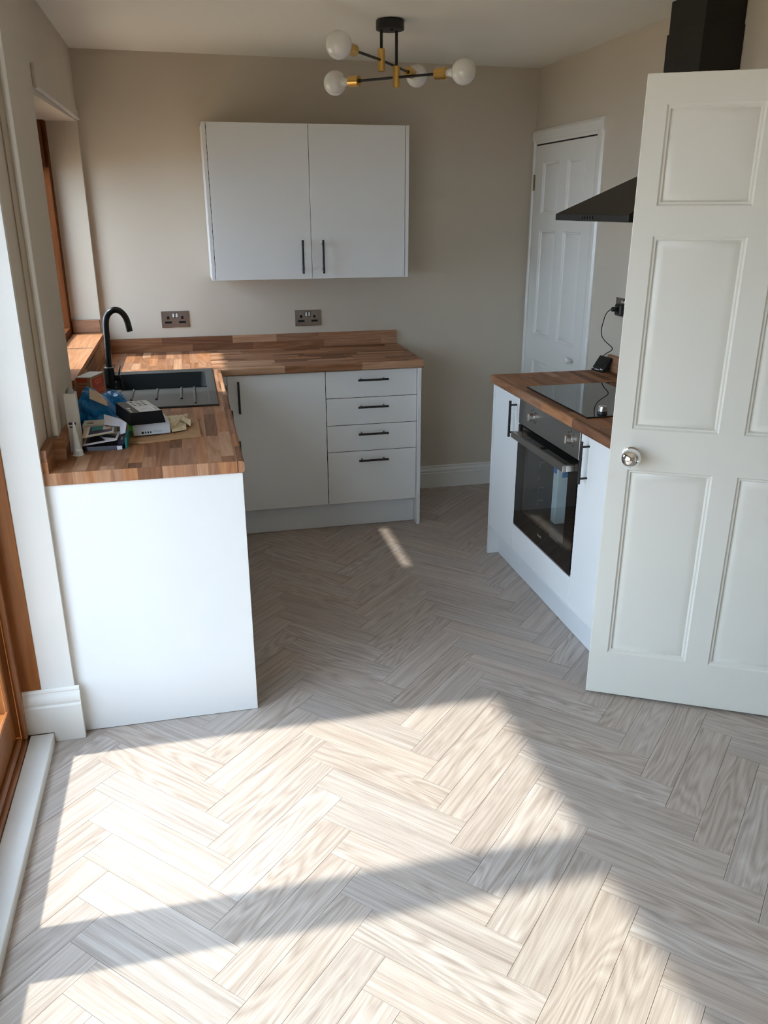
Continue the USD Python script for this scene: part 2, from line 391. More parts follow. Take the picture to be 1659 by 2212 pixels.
# window (mostly hidden behind the pier)
w1 = thing('window_1', 'brown hardwood kitchen window in the left wall recess', 'window', (-0.17, -0.7, 1.0), kind='structure')
fx0, fx1 = -0.225, -0.145
obj('frame_jamb', bx(fx0, fx1, -0.118, -0.046, 1.005, 2.05, 0.003), WFRAME, w1)
obj('frame_jamb', bx(fx0, fx1, -1.27, -1.150, 1.005, 2.02, 0.003), WFRAME, w1)
obj('bottom_rail', bx(fx0, fx1, -1.15, -0.118, 1.005, 1.065, 0.003), WFRAME, w1)
obj('top_panel', bx(fx0+0.02, fx1-0.015, -1.15, -0.118, 1.835, 2.04, 0.003), WFRAME, w1)
obj('mullion', bx(fx0, fx1, -0.605, -0.575, 1.065, 1.84, 0.003), WFRAME, w1)
obj('pane', cube(-0.190, -0.186, -1.15, -0.605, 1.065, 1.835), PANE, w1)
obj('pane', cube(-0.190, -0.186, -0.575, -0.118, 1.065, 1.835), PANE, w1)
sill = hull([(x, y, z) for x, ya in ((-0.143, -1.235), (0.0, -1.40), (0.012, -1.40)) for y in (ya, -0.046) for z in (1.008, 1.03)])
obj('window_sill', sill, STV[1][5], w1)
obj('sill_upstand', bx(-0.143, -0.002, -0.066, -0.047, 1.03, 1.098, 0.002), STV[0][4], w1)

# patio doors
pd = thing('door_1', 'brown hardwood glazed patio doors at the left edge', 'patio door', (-0.2, -3.1, 0), kind='structure')
obj('jamb_lining', bx(-0.165, -0.100, RY-0.006, RY+0.015, 0.0, 2.03, 0.002), FRAME, pd)
obj('jamb', bx(-0.262, -0.158, -2.288, RY+0.002, 0.0, 2.03, 0.003), FRAME, pd)
obj('jamb_bead', cyl((-0.163, -2.283, 0.05), (-0.163, -2.283, 1.99), 0.011, 14), FRAME, pd)
obj('jamb', bx(-0.262, -0.158, PE, PE+0.05, 0.0, 2.03, 0.003), FRAME, pd)
obj('head', bx(-0.262, -0.110, PE+0.05, -2.288, 1.965, 2.03, 0.003), FRAMEY, pd)
obj('sill', bx(-0.262, -0.168, PE+0.05, -2.288, -0.01, 0.050, 0.003), FRAMEY, pd)
for xx, zz, rr in ((-0.163, 0.034, 0.010), (-0.180, 0.046, 0.011)):
    obj('sill_bead', cyl((xx, PE+0.05, zz), (xx, -2.288, zz), rr, 14), FRAMEY, pd)
def leaf(y0, y1, sw0, sw1, pane):
    xa, xb = -0.232, -0.186
    d0 = obj('leaf_stile', bx(xa, xb, y1-sw1, y1, 0.052, 1.963, 0.004), FRAME, pd)
    obj('leaf_stile', bx(xa, xb, y0, y0+sw0, 0.052, 1.963, 0.004), FRAME, pd)
    obj('leaf_rail', bx(xa, xb, y0+sw0, y1-sw1, 0.052, 0.185, 0.004), FRAMEY, pd)
    obj('leaf_rail', bx(xa, xb, y0+sw0, y1-sw1, 1.868, 1.963, 0.004), FRAMEY, pd)
    obj('glazing_bead', bx(xb-0.004, xb+0.008, y0+sw0-0.012, y1-sw1+0.012, 0.178, 0.192, 0.003), FRAMEY, pd)
    obj('glazing_bead', bx(xb-0.004, xb+0.008, y1-sw1-0.004, y1-sw1+0.010, 0.18, 1.87, 0.003), FRAME, pd)
    obj('pane', cube(-0.210, -0.206, y0+sw0, y1-sw1, 0.185, 1.868), pane, pd)
leaf(-3.113, -2.292, 0.075, 0.052, PANE)
leaf(-3.946, -3.1132, 0.055, 0.079, PANE2)
leaf(-4.778, -3.946, 0.055, 0.075, PANE2)

# ------------------------------------------------------------------ panelled doors
PANELS = [(0.060, 0.322), (0.393, 0.655)]
ROWS = [(0.166, 0.843), (0.975, 1.561), (1.642, 1.911)]
def panel_door(parent, to, width, height, thick, cols, rows, material):
    """Leaf along local x (0..width), z up, faces at y=0 and y=thick; 'to' maps local points to the room."""
    slab = bx(0, width, 0, thick, 0, height, 0.002)
    fields = []
    for x0, x1 in cols:
        for z0, z1 in rows:
            for side in (0, 1):
                def R(i, d):
                    y = d if side == 0 else thick-d
                    return [(x, y, z) for x in (x0+i, x1-i) for z in (z0+i, z1-i)]
                slab = slab - hull(R(0, -0.001)+R(0.006, 0.0055)) - hull(R(0.008, 0.0)+R(0.015, 0.013))
                fields.append(hull(R(0.0155, 0.0132)+R(0.020, 0.0105)+R(0.040, 0.0035) + R(0.02, 0.0145)))
    def go(m):
        m = tm(m); m.vertices = to(m.vertices)
        if np.linalg.det(to(np.eye(3))-to(np.zeros((1, 3)))) < 0: m.faces = m.faces[:, ::-1]
        return m
    lf = obj('leaf', go(slab), material, parent, smooth=20)
    for f in fields: obj('panel', go(f), material, lf, smooth=20)
    return go

# the open door in the foreground
TH = np.radians(-28.654)
dd, dn = np.array([np.cos(TH), np.sin(TH), 0]), np.array([-np.sin(TH), np.cos(TH), 0])
D0 = np.array([1.7545, -2.3860, 0.009])
d3 = thing('door_2', 'open white six-panel door with chrome ball knob in the right foreground', 'door', D0, kind='structure')
LEAN = 0.0045
def to_open(v):
    v = np.asarray(v, float)
    return D0 + v[:, :1]*dd + v[:, 1:2]*dn + np.c_[np.zeros((len(v), 2)), v[:, 2]] + (v[:, 2:3]-1.0)*LEAN*dd
go = panel_door(d3, to_open, 0.735, 1.988, 0.036, PANELS, ROWS, DOORW)
for s, y in ((-1, 0.0), (1, 0.036)):
    kb = obj('knob', go(lathe((0.067, y, 0.892), (0, s, 0), [(0, 0.0285), (0.004, 0.0285), (0.006, 0.026), (0.008, 0.012), (0.014, 0.011)] + [(0.043-0.0305*math.cos(t), 0.0305*math.sin(t)+0.0002) for t in np.linspace(0.4, math.pi, 22)], 40)), CHROME, d3, smooth=40, label='chrome ball knob')

# larder door in the right wall
d2 = thing('door_3', 'closed white panelled larder door in the far right corner', 'door', (XR, -0.42, 0), kind='structure')
def to_larder(v):
    v = np.asarray(v, float)      # local x runs from the hinge (far) towards the camera
    return np.c_[XR-0.006+v[:, 1], -0.036-v[:, 0], v[:, 2]+0.006]
LR = [(0.16, 0.80), (0.945, 1.525), (1.610, 1.878)]
go2 = panel_door(d2, to_larder, 0.731, 1.965, 0.036, [(0.100, 0.322), (0.415, 0.635)], LR, SKIRT)
obj('knob', lathe((XR-0.006, -0.675, 0.885), (-1, 0, 0), [(0, 0.014), (0.004, 0.014), (0.006, 0.008), (0.016, 0.008), (0.020, 0.015), (0.027, 0.0185), (0.034, 0.017), (0.039, 0.010), (0.0405, 0.002)], 28), SKIRT, d2, smooth=40)
AP = [(0, 0), (-0.010, 0), (-0.012, 0.012), (-0.016, 0.018), (-0.018, 0.03), (-0.018, 0.058), (-0.014, 0.066), (-0.010, 0.072), (0, 0.072)]
obj('architrave', along([(XR+a, -0.775-b) for a, b in AP], 'z', 0, 2.045), SKIRT, d2, smooth=False)
obj('architrave', along([(XR+a, -0.002-b*0.45) for a, b in AP], 'z', 0, 2.045), SKIRT, d2, smooth=False)
obj('architrave_head', along([(XR+a*1.05, 1.977+b) for a, b in AP], 'y', -0.8495, -0.001), SKIRT, d2, smooth=False)
obj('head_gap', cube(XR-0.0045, XR+0.01, -0.768, -0.036, 1.9695, 1.978), GAP, d2)
for z in (0.22, 1.78):
    obj('hinge', join(bx(XR-0.012, XR-0.004, -0.040, -0.031, z-0.04, z+0.04, 0.001), cyl((XR-0.012, -0.0355, z-0.042), (XR-0.012, -0.0355, z+0.042), 0.004, 10)), HINGE, d2)

# ------------------------------------------------------------------ worktops
H, T = 0.9077, 0.038
def stave_polys(region, axis, w, lo, hi, r, phase=0.0):
    """Cuts a region into staves running along axis 0 (x) or 1 (y)."""
    x0, y0, x1, y1 = region.bounds
    a0, a1, c0, c1 = (x0, x1, y0, y1) if axis == 0 else (y0, y1, x0, x1)
    out, c = [], c0+phase
    while c < c1-1e-6:
        ce = c+w
        a = a0-r.uniform(0, hi)
        while a < a1:
            ae = a+r.uniform(lo, hi)
            g = 0.00012
            q = sbox(a+g, c+g, ae-g, ce-g) if axis == 0 else sbox(c+g, a+g, ce-g, ae-g)
            q = q.intersection(region)
            for p in (q.geoms if hasattr(q, 'geoms') else [q]):
                if p.geom_type == 'Polygon' and p.area > 1e-4: out.append(p)
            a = ae
        c = ce
    return out

def pick(axis, last=[-1]):
    k = rng.choices(range(6), weights=(5, 3.5, 3, 2, 4, 3))[0]
    if k == last[0]: k = (k+rng.randint(1, 5)) % 6
    last[0] = k
    return STV[axis][k]

def worktop(name, label, body, region, axis, w, lo, hi):
    t = thing(name, label, 'worktop', (region.centroid.x, region.centroid.y, H-T))
    obj('core', prism(body, H-T, H-0.0028), STV[axis][0], t, smooth=False)
    for p in stave_polys(region, axis, w, lo, hi, rng): obj('stave', prism(p, H-0.0027, H), pick(axis), t, smooth=False)
    return t

def edge_profile(sign, c, r=0.009):
    """Post-formed front edge in (u, z): rounded top and bottom, outer face at c, going inwards by 0.02 against sign."""
    pts = []
    for k in range(7):
        a = math.pi/2*k/6
        pts.append((c-sign*r+sign*r*math.sin(a), H-r+r*math.cos(a)))
    for k in range(7):
        a = math.pi/2*k/6
        pts.append((c-sign*r+sign*r*math.cos(a), H-T+r-r*math.sin(a)))
    pts += [(c-sign*0.0195, H-T), (c-sign*0.0195, H)]
    return pts

def edge_run(t, axis, sign, c, a0, a1, lo, hi, first=0.0):
    a = a0
    while a < a1-1e-4:
        ae = min(a1, a+rng.uniform(lo, hi)); ae = a1 if a1-ae < 0.04 else ae
        P = Polygon(edge_profile(sign, c)); P = list(P.exterior.coords)
        obj('edge_stave', along(P, 'y' if axis == 1 else 'x', a+0.0001, ae-0.0001), pick(axis), t, smooth=40)
        a = ae

SX0, SX1, SY0, SY1 = 0.062, 0.551, -1.421, -0.610
A, YE, YB, XE = 0.594, -2.2194, -0.610, 1.6275
hole = sbox(SX0+0.012, SY0+0.012, SX1-0.012, SY1-0.012)
pierbox = sbox(-1, -2.061, 0.0345, -1.619)
lreg = Polygon([(0.0, YE+0.0016), (A-0.02, YE+0.0016), (A-0.02, YB-0.0), (0.552, -0.575), (0.552, 0), (0, 0)]).difference(hole).difference(pierbox)
t1 = worktop('worktop', 'walnut block worktop of the sink run ending at the white panel', lreg, lreg, 1, 0.0405, 0.15, 0.36)
edge_run(t1, 1, 1, A, YE+0.0016, YB, 0.16, 0.30)
c = 0.0
while c < A-0.03:                                  # end-grain blocks of the near edge
    ce = min(A-0.022, c+rng.uniform(0.030, 0.046)); ce = A-0.0225 if A-0.022-ce < 0.02 else ce
    zz = H-T+rng.choice([0, 0, 0, 0.017])
    obj('edge_block', cube(c+0.0001, ce-0.0001, YE, YE+0.0015, H-T, H-0.0001), STV[2][rng.randrange(6)], t1, smooth=False)
    c = ce
cap = Polygon(edge_profile(1, A)); cap = [(x, z) for x, z in cap.exterior.coords]
obj('edge_block', along(cap, 'y', YE, YE+0.0015), STV[2][1], t1, smooth=False)
breg = Polygon([(0.5525, 0), (0.5525, -0.575), (A-0.0195, YB+0.0005), (A-0.0195, YB+0.0195), (XE, YB+0.0195), (XE, 0)])
t2 = worktop('worktop', 'walnut block worktop over the drawers and corner cupboard', breg, breg, 0, 0.0405, 0.16, 0.40)
edge_run(t2, 0, -1, YB, A-0.0190, XE, 0.22, 0.42)
XF, Y1, Y2 = 1.827, -1.0616, -2.322
rreg = sbox(XF+0.0195, Y2, XR-0.001, Y1)
hob_hole = sbox(1.90, -1.94, 2.36, -1.41)
t3 = worktop('worktop', 'walnut block worktop holding the black hob', rreg, rreg, 1, 0.0405, 0.20, 0.42)
edge_run(t3, 1, -1, XF, Y2, Y1, 0.25, 0.42)

# upstands
def upstand(label, boxes, loc):
    t = thing('upstand', label, 'upstand', loc)
    for (x0, x1, y0, y1, z0, z1, ax) in boxes:
        L0, L1 = (x0, x1) if ax == 0 else (y0, y1)
        for zz0, zz1 in ((z0, z0+0.036), (z0+0.0362, z1)):
            a = L0
            while a < L1-1e-4:
                ae = min(L1, a+rng.uniform(0.22, 0.45)); ae = L1 if L1-ae < 0.09 else ae
                b = 0.0009 if zz0 > z0 else 0.0003
                m = bx(a, ae-0.0002, y0, y1, zz0, zz1, b) if ax == 0 else bx(x0, x1, a, ae-0.0002, zz0, zz1, b)
                obj('stave', m, pick(ax), t, smooth=False)
                a = ae
    return t
upstand('walnut upstand strip on the back wall behind the worktop', [(0.02, 1.626, -0.0185, -0.0005, H+0.0003, H+0.076, 0)], (0.8, -0.01, H))
upstand('walnut upstand strip stepping round the pier on the left wall', [(0.0005, 0.0185, YE, -2.0805, H+0.0003, H+0.071, 1), (0.0005, 0.0535, -2.080, -2.0705, H+0.0003, H+0.071, 0), (0.035, 0.0535, -2.0700, -1.602, H+0.0003, H+0.071, 1), (0.0005, 0.0185, -1.60, -0.0005, H+0.0003, 1.0065, 1)], (0.01, -1.5, H))
upstand('walnut upstand strip on the right wall behind the hob', [(XR-0.0185, XR-0.0005, Y2, -1.082, H+0.0003, H+0.076, 1)], (XR-0.01, -1.7, H))

# ------------------------------------------------------------------ cabinets
def bar_handle(parent, p0, p1, n, off=0.032, inset=0.020, r=0.0056):
    """A T-bar handle: p0, p1 are the bar's ends projected on the door face, n the face normal."""
    p0, p1, n = (np.array(q, float) for q in (p0, p1, n))
    d = (p1-p0)/np.linalg.norm(p1-p0)
    bar = cyl(p0+n*off, p1+n*off, r, 16)
    posts = [cyl(q-n*0.001, q+n*(off), r*0.72, 12) for q in (p0+d*inset, p1-d*inset)]
    return obj('handle', join(bar, *posts), BLKM, parent, smooth=40, label='black metal bar handle')

DF = YB+0.020                                       # door faces of the back run
c1_ = thing('base_cabinet', 'white corner base cabinet with one door and vertical black handle', 'cabinet', (0.86, -0.3, 0.15))
obj('carcass', cube(0.60, 1.1132, DF+0.020, -0.02, 0.15, H-T-0.001), CARC, c1_, smooth=False)
obj('filler', bx(0.598, 0.6175, DF+0.002, DF+0.02, 0.15, 0.867, 0.0008), CABW, c1_)
d_ = obj('door', bx(0.6195, 1.1115, DF, DF+0.0185, 0.150, 0.866, 0.0012), CABW, c1_)
bar_handle(d_, (0.671, DF, 0.680), (0.671, DF, 0.843), (0, -1, 0))
c2_ = thing('drawer_cabinet', 'white base cabinet with four drawers at the end of the back run', 'drawer unit', (1.35, -0.3, 0.15))
obj('carcass', cube(1.1137, 1.5975, DF+0.020, -0.02, 0.15, H-T-0.001), CARC, c2_, smooth=False)
obj('gap_strip', cube(1.1140, 1.597, DF+0.006, DF+0.0202, 0.152, 0.865), GAP, c2_, smooth=False)
for z0, z1 in ((0.150, 0.4362), (0.4392, 0.5802), (0.5832, 0.7242), (0.7272, 0.866)):
    dr = obj('drawer', bx(1.1148, 1.5965, DF, DF+0.0185, z0, z1, 0.0012), CABW, c2_)
    zh = z1-0.0445
    bar_handle(dr, (1.277, DF, zh), (1.437, DF, zh), (0, -1, 0))
obj('end_panel', bx(1.5985, 1.6165, -0.6085, -0.002, 0.0, H-T-0.0005, 0.001), CABW, label='white end panel on the right side of the drawers', cat='panel')
obj('plinth', bx(0.565, 1.5978, -0.5415, -0.524, 0.0015, 0.1485, 0.001), PLIN, label='white kickboard under the drawers and corner cabinet', cat='plinth')
# left run
obj('end_panel', bx(0.0005, 0.5875, YE+0.005, YE+0.0225, 0.0015, H-T-0.0008, 0.0012), CABW, label='large white end panel closing the near side of the sink run', cat='panel')
lc = thing('base_cabinet', 'white base cabinets under the sink behind the large end panel', 'cabinet', (0.3, -1.4, 0.15))
obj('carcass', cube(0.02, 0.566, -2.195, -0.63, 0.15, 0.70), CARC, lc, smooth=False)
for k, (y0, y1) in enumerate(((-2.193, -1.695), (-1.692, -1.194), (-1.191, -0.655))):
    d_ = obj('door', bx(0.567, 0.5855, y0, y1, 0.150, 0.866, 0.0012), CABW, lc)
    bar_handle(d_, (0.5855, y1-0.05, 0.68), (0.5855, y1-0.05, 0.843), (1, 0, 0), off=0.02)
obj('plinth', bx(0.525, 0.5425, -2.195, -0.5425, 0.0015, 0.1485, 0.001), PLIN, label='white kickboard under the sink run', cat='plinth')
# wall cabinet
uz0, uz1, ux0, ux1, uy = 1.3035, 2.0370, 0.5901, 1.6159, -0.320
wc = thing('wall_cabinet', 'white double wall cabinet with two black handles on the back wall', 'cabinet', (1.1, -0.16, uz0))
obj('side_panel', bx(ux0, ux0+0.018, uy, -0.001, uz0, uz1, 0.001), CABW, wc)
obj('side_panel', bx(ux1-0.018, ux1, uy, -0.001, uz0, uz1, 0.001), CABW, wc)
obj('carcass', cube(ux0+0.0185, ux1-0.0185, uy+0.020, -0.001, uz0+0.002, uz1-0.001), CARC, wc, smooth=False)
obj('gap_strip', cube(ux0+0.0185, ux1-0.0185, uy+0.006, uy+0.0202, uz0+0.004, uz1-0.004), GAP, wc, smooth=False)
for x0, x1, hx in ((ux0+0.0205, 1.1008, 1.0525), (1.1030, ux1-0.0205, 1.158)):
    d_ = obj('door', bx(x0, x1, uy, uy+0.0185, uz0+0.0005, uz1, 0.0012), CABW, wc)
    bar_handle(d_, (hx, uy, 1.332), (hx, uy, 1.496), (0, -1, 0))
# right run
RF = 1.845
c3_ = thing('base_cabinet', 'narrow white base cabinet left of the oven', 'cabinet', (2.1, -1.25, 0.15))
obj('carcass', cube(RF+0.0195, XR-0.01, -1.3975, -1.0905, 0.15, H-T-0.001), CARC, c3_, smooth=False)
d_ = obj('door', bx(RF, RF+0.0185, -1.3975, -1.0915, 0.1515, 0.866, 0.0012), CABW, c3_)
bar_handle(d_, (RF, -1.365, 0.686), (RF, -1.365, 0.849), (-1, 0, 0))
c4_ = thing('base_cabinet', 'white base cabinet between the oven and the open door', 'cabinet', (2.1, -2.15, 0.15))
obj('carcass', cube(RF+0.0195, XR-0.01, -2.298, -2.0035, 0.15, H-T-0.001), CARC, c4_, smooth=False)
d_ = obj('door', bx(RF, RF+0.0185, -2.298, -2.0045, 0.1515, 0.866, 0.0012), CABW, c4_)
bar_handle(d_, (RF, -2.072, 0.690), (RF, -2.072, 0.851), (-1, 0, 0))
oh = thing('oven_housing', 'white housing panel below the built-in oven', 'cabinet', (2.1, -1.7, 0.15))
obj('front_panel', bx(RF, RF+0.0185, -2.0020, -1.3995, 0.1515, 0.2765, 0.0012), CABW, oh)
obj('carcass', cube(RF+0.0195, XR-0.01, -2.0025, -1.3985, 0.15, 0.27), CARC, oh, smooth=False)
obj('end_panel', bx(RF-0.002, XR-0.001, -1.0895, -1.0720, 0.0, H-T-0.0005, 0.001), CABW, label='white end panel at the far side of the oven run', cat='panel')
obj('end_panel', bx(RF+0.0, XR-0.001, -2.3165, -2.2990, 0.0, H-T-0.0005, 0.001), CABW, label='white end panel of the oven run behind the open door', cat='panel')
obj('plinth', bx(1.8975, 1.915, -2.2985, -1.090, 0.0015, 0.1490, 0.001), PLIN, label='white kickboard below the oven', cat='plinth')

# ------------------------------------------------------------------ oven
OY0, OY1 = -1.9985, -1.4015
ov = thing('oven', 'built-in single oven with steel fascia, two knobs and black glass door', 'oven', (2.0, -1.7, 0.28))
obj('fascia', bx(RF-0.003, RF+0.02, OY0, OY1, 0.757, 0.868, 0.0015), STEEL, ov, label='brushed steel control fascia')
for y in (-1.559, -1.923+0.0):
    k_ = obj('knob', lathe((RF-0.003, y, 0.8205), (-1, 0, 0), [(0, 0.0205), (0.004, 0.0205), (0.0045, 0.0175), (0.021, 0.0165), (0.023, 0.0155), (0.0238, 0.012)], 32), STEELB, ov, smooth=40)
    obj('grip', bx(RF-0.0285, RF-0.020, y-0.0035, y+0.0035, 0.8055, 0.8355, 0.001), STEELB, k_)
    for a in range(8):
        if a == 4: continue
        an = a*math.pi/4
        obj('mark', bx(RF-0.0036, RF-0.0028, y+0.030*math.sin(an)-0.0022, y+0.030*math.sin(an)+0.0022, 0.8205+0.030*math.cos(an)-0.0022, 0.8205+0.030*math.cos(an)+0.0022, 0), INK, k_)
WY0, WY1, WZ0, WZ1 = -1.921, -1.477, 0.366, 0.690
glassdoor = cube(RF-0.002, RF+0.018, OY0, OY1, 0.2845, 0.752)
glassdoor = glassdoor - cube(RF-0.01, RF+0.03, WY0, WY1, WZ0, WZ1)
obj('door', glassdoor, BGLASS, ov, smooth=False, label='black glass oven door border')
obj('door_glass', cube(RF-0.0018, RF+0.002, WY0, WY1, WZ0, WZ1), OVENG, ov, smooth=False)
obj('trim_strip', bx(RF-0.002, RF+0.018, OY0, OY1, 0.2775, 0.2835, 0.0005), STEELB, ov)
hd = obj('handle', bx(1.796, 1.811, -1.968, -1.432, 0.7025, 0.7300, 0.0015), STEEL, ov, label='flat brushed steel door handle')
for y0, y1 in ((-1.968, -1.950), (-1.450, -1.432)):
    obj('bracket', bx(1.811, RF-0.002, y0, y1, 0.7035, 0.729, 0.001), STEELB, hd)
cav = cube(RF+0.0185, 2.36, OY0+0.004, OY1-0.004, 0.285, 0.755) - cube(RF, 2.30, -1.945, -1.455, 0.300, 0.715)
obj('cavity', cav, CAVITY, ov, smooth=False)
for z in (0.37, 0.44, 0.51, 0.58):
    rk = [tube([(x, -1.94, z), (x, -1.515, z)], 0.0025, 8) for x in (2.11, 2.29)] + [tube([(2.11, y, z), (2.29, y, z)], 0.002, 8) for y in (-1.935, -1.52)]
    obj('rack', join(*rk), STEELB, ov, smooth=40)
for z in (0.40, 0.46, 0.52, 0.58):
    obj('rail_clip', join(bx(1.93, 1.96, -1.4555, -1.450, z, z+0.006, 0.001), bx(1.93, 1.936, -1.4555, -1.450, z-0.02, z, 0.001)), STEELB, ov)
lg = [cube(RF-0.0024, RF-0.0018, y0, y0+w, 0.3265, 0.3265+h) for y0, w, h in ((-1.714, 0.007, 0.012), (-1.705, 0.007, 0.010), (-1.696, 0.007, 0.010), (-1.687, 0.007, 0.010), (-1.679, 0.004, 0.013))]
obj('badge', join(*lg), STEELB, ov, smooth=False, label='tiny silver badge')
pk = thing('packing_post', 'white polystyrene packing post with blue tape inside the oven', 'packaging', (2.03, -1.455, 0.30))
obj('post', bx(2.0, 2.065, -1.505, -1.4575, 0.3005, 0.585, 0.002), POLY, pk)
obj('tape', bx(1.9985, 2.0665, -1.492, -1.4572, 0.535, 0.575, 0.0005), TAPE, pk)
obj('tape', bx(2.02, 2.055, -1.507, -1.500, 0.52, 0.562, 0.0005), TAPE, pk)

# ------------------------------------------------------------------ hob
hb = thing('hob', 'black glass four-knob hob set in the right worktop', 'hob', (2.13, -1.68, H))
obj('glass_top', bx(1.878, 2.378, -1.968, -1.386, H+0.0005, H+0.0065, 0.0012), HOBG, hb)
for x in (1.962, 2.068, 2.174, 2.280):
    k_ = obj('knob', lathe((x, -1.925, H+0.0065), (0, 0, 1), [(0, 0.0195), (0.009, 0.0185), (0.0095, 0.0175)], 28), BLKM, hb, smooth=40)
    obj('cap', lathe((x, -1.925, H+0.0155), (0, 0, 1), [(0, 0.0175), (0.018, 0.017), (0.020, 0.0155)], 28), STEELB, k_, smooth=40)

# ------------------------------------------------------------------ cooker hood
hz = 1.600
hd_ = thing('cooker_hood', 'black pyramid cooker hood with chimney on the right wall', 'cooker hood', (2.2, -1.697, hz))
hx0, hy0, hy1 = 1.955, -1.997, -1.397
obj('lip', bx(hx0, XR-0.001, hy0, hy1, hz, hz+0.024, 0.0015), HOODM, hd_)
pyr = hull([(hx0+0.001, hy0+0.001, hz+0.0242), (hx0+0.001, hy1-0.001, hz+0.0242), (XR-0.001, hy1-0.001, hz+0.0242), (XR-0.001, hy0+0.001, hz+0.0242),
            (2.268, -1.819, 1.787), (2.268, -1.577, 1.787), (XR-0.001, -1.577, 1.787), (XR-0.001, -1.819, 1.787)])
obj('canopy', pyr, HOODM, hd_, smooth=False)
obj('chimney', bx(2.270, XR-0.001, -1.817, -1.579, 1.7872, 2.245, 0.001), HOODM, hd_)
obj('upper_chimney', bx(2.2745, XR-0.001, -1.8125, -1.5835, 2.2452, zc(XR)+0.0, 0.001), HOODM, hd_)
for k in range(5):
    obj('button', cyl((hx0-0.0035, -1.64-0.022*k, hz+0.012), (hx0+0.001, -1.64-0.022*k, hz+0.012), 0.0055, 12), BLKM, hd_)
obj('filter', bx(hx0+0.06, XR-0.08, hy0+0.06, hy1-0.06, hz-0.003, hz-0.0002, 0.0005), STEEL, hd_)

# ------------------------------------------------------------------ ceiling light
cl = thing('ceiling_light', 'black and brass four-arm ceiling light with opal globe bulbs', 'light fitting', (1.352, -0.995, 2.2))
zt_ = zc(1.355)
obj('canopy', lathe((1.355, -0.995, zt_), (0, 0, -1), [(0, 0.058), (0.030, 0.058), (0.033, 0.0565), (0.034, 0.053)], 48), BLKM, cl, smooth=40)
obj('screw', lathe((1.352, -1.035, zt_-0.034), (0, 0, -1), [(0, 0.006), (0.006, 0.006), (0.009, 0.004)], 12), BLKM, cl)
LA = dict(c=np.array([1.318, -0.995, 2.2195]), b=[np.array([1.088, -1.288, 2.2195]), np.array([1.574, -0.610, 2.2195])], z=(2.178, 2.261))
LB = dict(c=np.array([1.382, -0.995, 2.158]), b=[np.array([1.161, -0.776, 2.158]), np.array([1.608, -1.201, 2.158])], z=(2.119, 2.200))
for L in (LA, LB):
    c = L['c']
    obj('rod', cyl((c[0], c[1], L['z'][1]-0.005), (c[0], c[1], zt_-0.03), 0.0062, 16), BLKM, cl)
    obj('sleeve', cyl((c[0], c[1], L['z'][0]), (c[0], c[1], L['z'][1]), 0.0150, 28, 0.001), BRASS, cl, smooth=40, label='brass sleeve')
    ends = []
    for b in L['b']:
        d = (b-c)/np.linalg.norm(b-c)
        R = 0.0495
        s1 = b-d*(R+0.026); s0 = s1-d*0.050
        ends.append(s0)
        obj('lamp_holder', lathe(s0, d, [(0, 0.0205), (0.001, 0.0215), (0.049, 0.0215), (0.050, 0.0205)], 28), BRASS, cl, smooth=40, label='brass lamp holder')
        obj('ferrule', lathe(s0-d*0.008, d, [(0, 0.006), (0.002, 0.008), (0.008, 0.008)], 14), BLKM, cl)
        prof = [(0.0, 0.0135), (0.012, 0.0140), (0.020, 0.0150), (0.026, 0.0180)] + [(0.029+R-R*math.cos(t), max(R*math.sin(t), 0.0005)) for t in np.linspace(0.42, math.pi, 26)]
        obj('bulb', lathe(s1-d*0.003, d, [(a, r) for a, r in prof], 40), OPAL, cl, smooth=True, label='opal white globe bulb')
    obj('arm', tube([ends[0], c, ends[1]], 0.0052, 14), BLKM, cl, smooth=40)

# ------------------------------------------------------------------ sink and tap
sk_ = thing('sink', 'black granite composite sink with drainer set in the worktop', 'sink', (0.3, -1.0, H))
ztop = H+0.0075
def rr(x0, x1, y0, y1, r):
    return sbox(x0+r, y0+r, x1-r, y1-r).buffer(r, quad_segs=6)
def mp(poly, z0, z1):
    m = prism(poly, z0, z1); m = trimesh.Trimesh(m.vertices, m.faces); m.merge_vertices()
    return m3.Manifold(m3.Mesh(np.asarray(m.vertices, np.float32), np.asarray(m.faces, np.uint32)))
slab = hull([(x+sx*i, y+sy*i, z) for x, sx in ((SX0, 1), (SX1, -1)) for y, sy in ((SY0, 1), (SY1, -1)) for i, z in ((0, H+0.0003), (0, ztop-0.003), (0.003, ztop))])
shell = mp(rr(0.100, 0.530, -1.062, -0.672, 0.02), 0.715, H+0.001)
body = slab + shell
bowl_top, bowl_bot = rr(0.117, 0.513, -1.046, -0.690, 0.018), rr(0.127, 0.503, -1.036, -0.700, 0.03)
bp = [(*p, ztop+0.002) for p in list(bowl_top.exterior.coords)] + [(*p, 0.73) for p in list(bowl_bot.exterior.coords)]
body = body - hull(bp)
dr_ = hull([(x, y, z) for x0, x1, y0, y1, z in ((0.150, 0.517, -1.3875, -1.0, ztop+0.001), (0.154, 0.513, -1.383, -1.04, ztop-0.0035)) for x in (x0, x1) for y in (y0, y1)])
body = body - (dr_ - cube(0, 1, -1.046, 0, 0, 2)) 
obj('basin', body, SINKM, sk_, smooth=35)
for x, y0, y1 in ((0.203, -1.26, -1.05), (0.303, -1.268, -1.05), (0.404, -1.277, -1.05), (0.459, -1.375, -1.05)):
    obj('drainer_rib', hull([(x+dx, y, ztop+dz) for dx, dz in ((-0.006, -0.0036), (0.006, -0.0036), (-0.0025, 0.0012), (0.0025, 0.0012)) for y in (y0, y1)]), SINKM, sk_)
obj('waste', lathe((0.315, -0.87, 0.7302), (0, 0, 1), [(0, 0.042), (0.003, 0.042), (0.004, 0.03)], 32), CHROME, sk_)
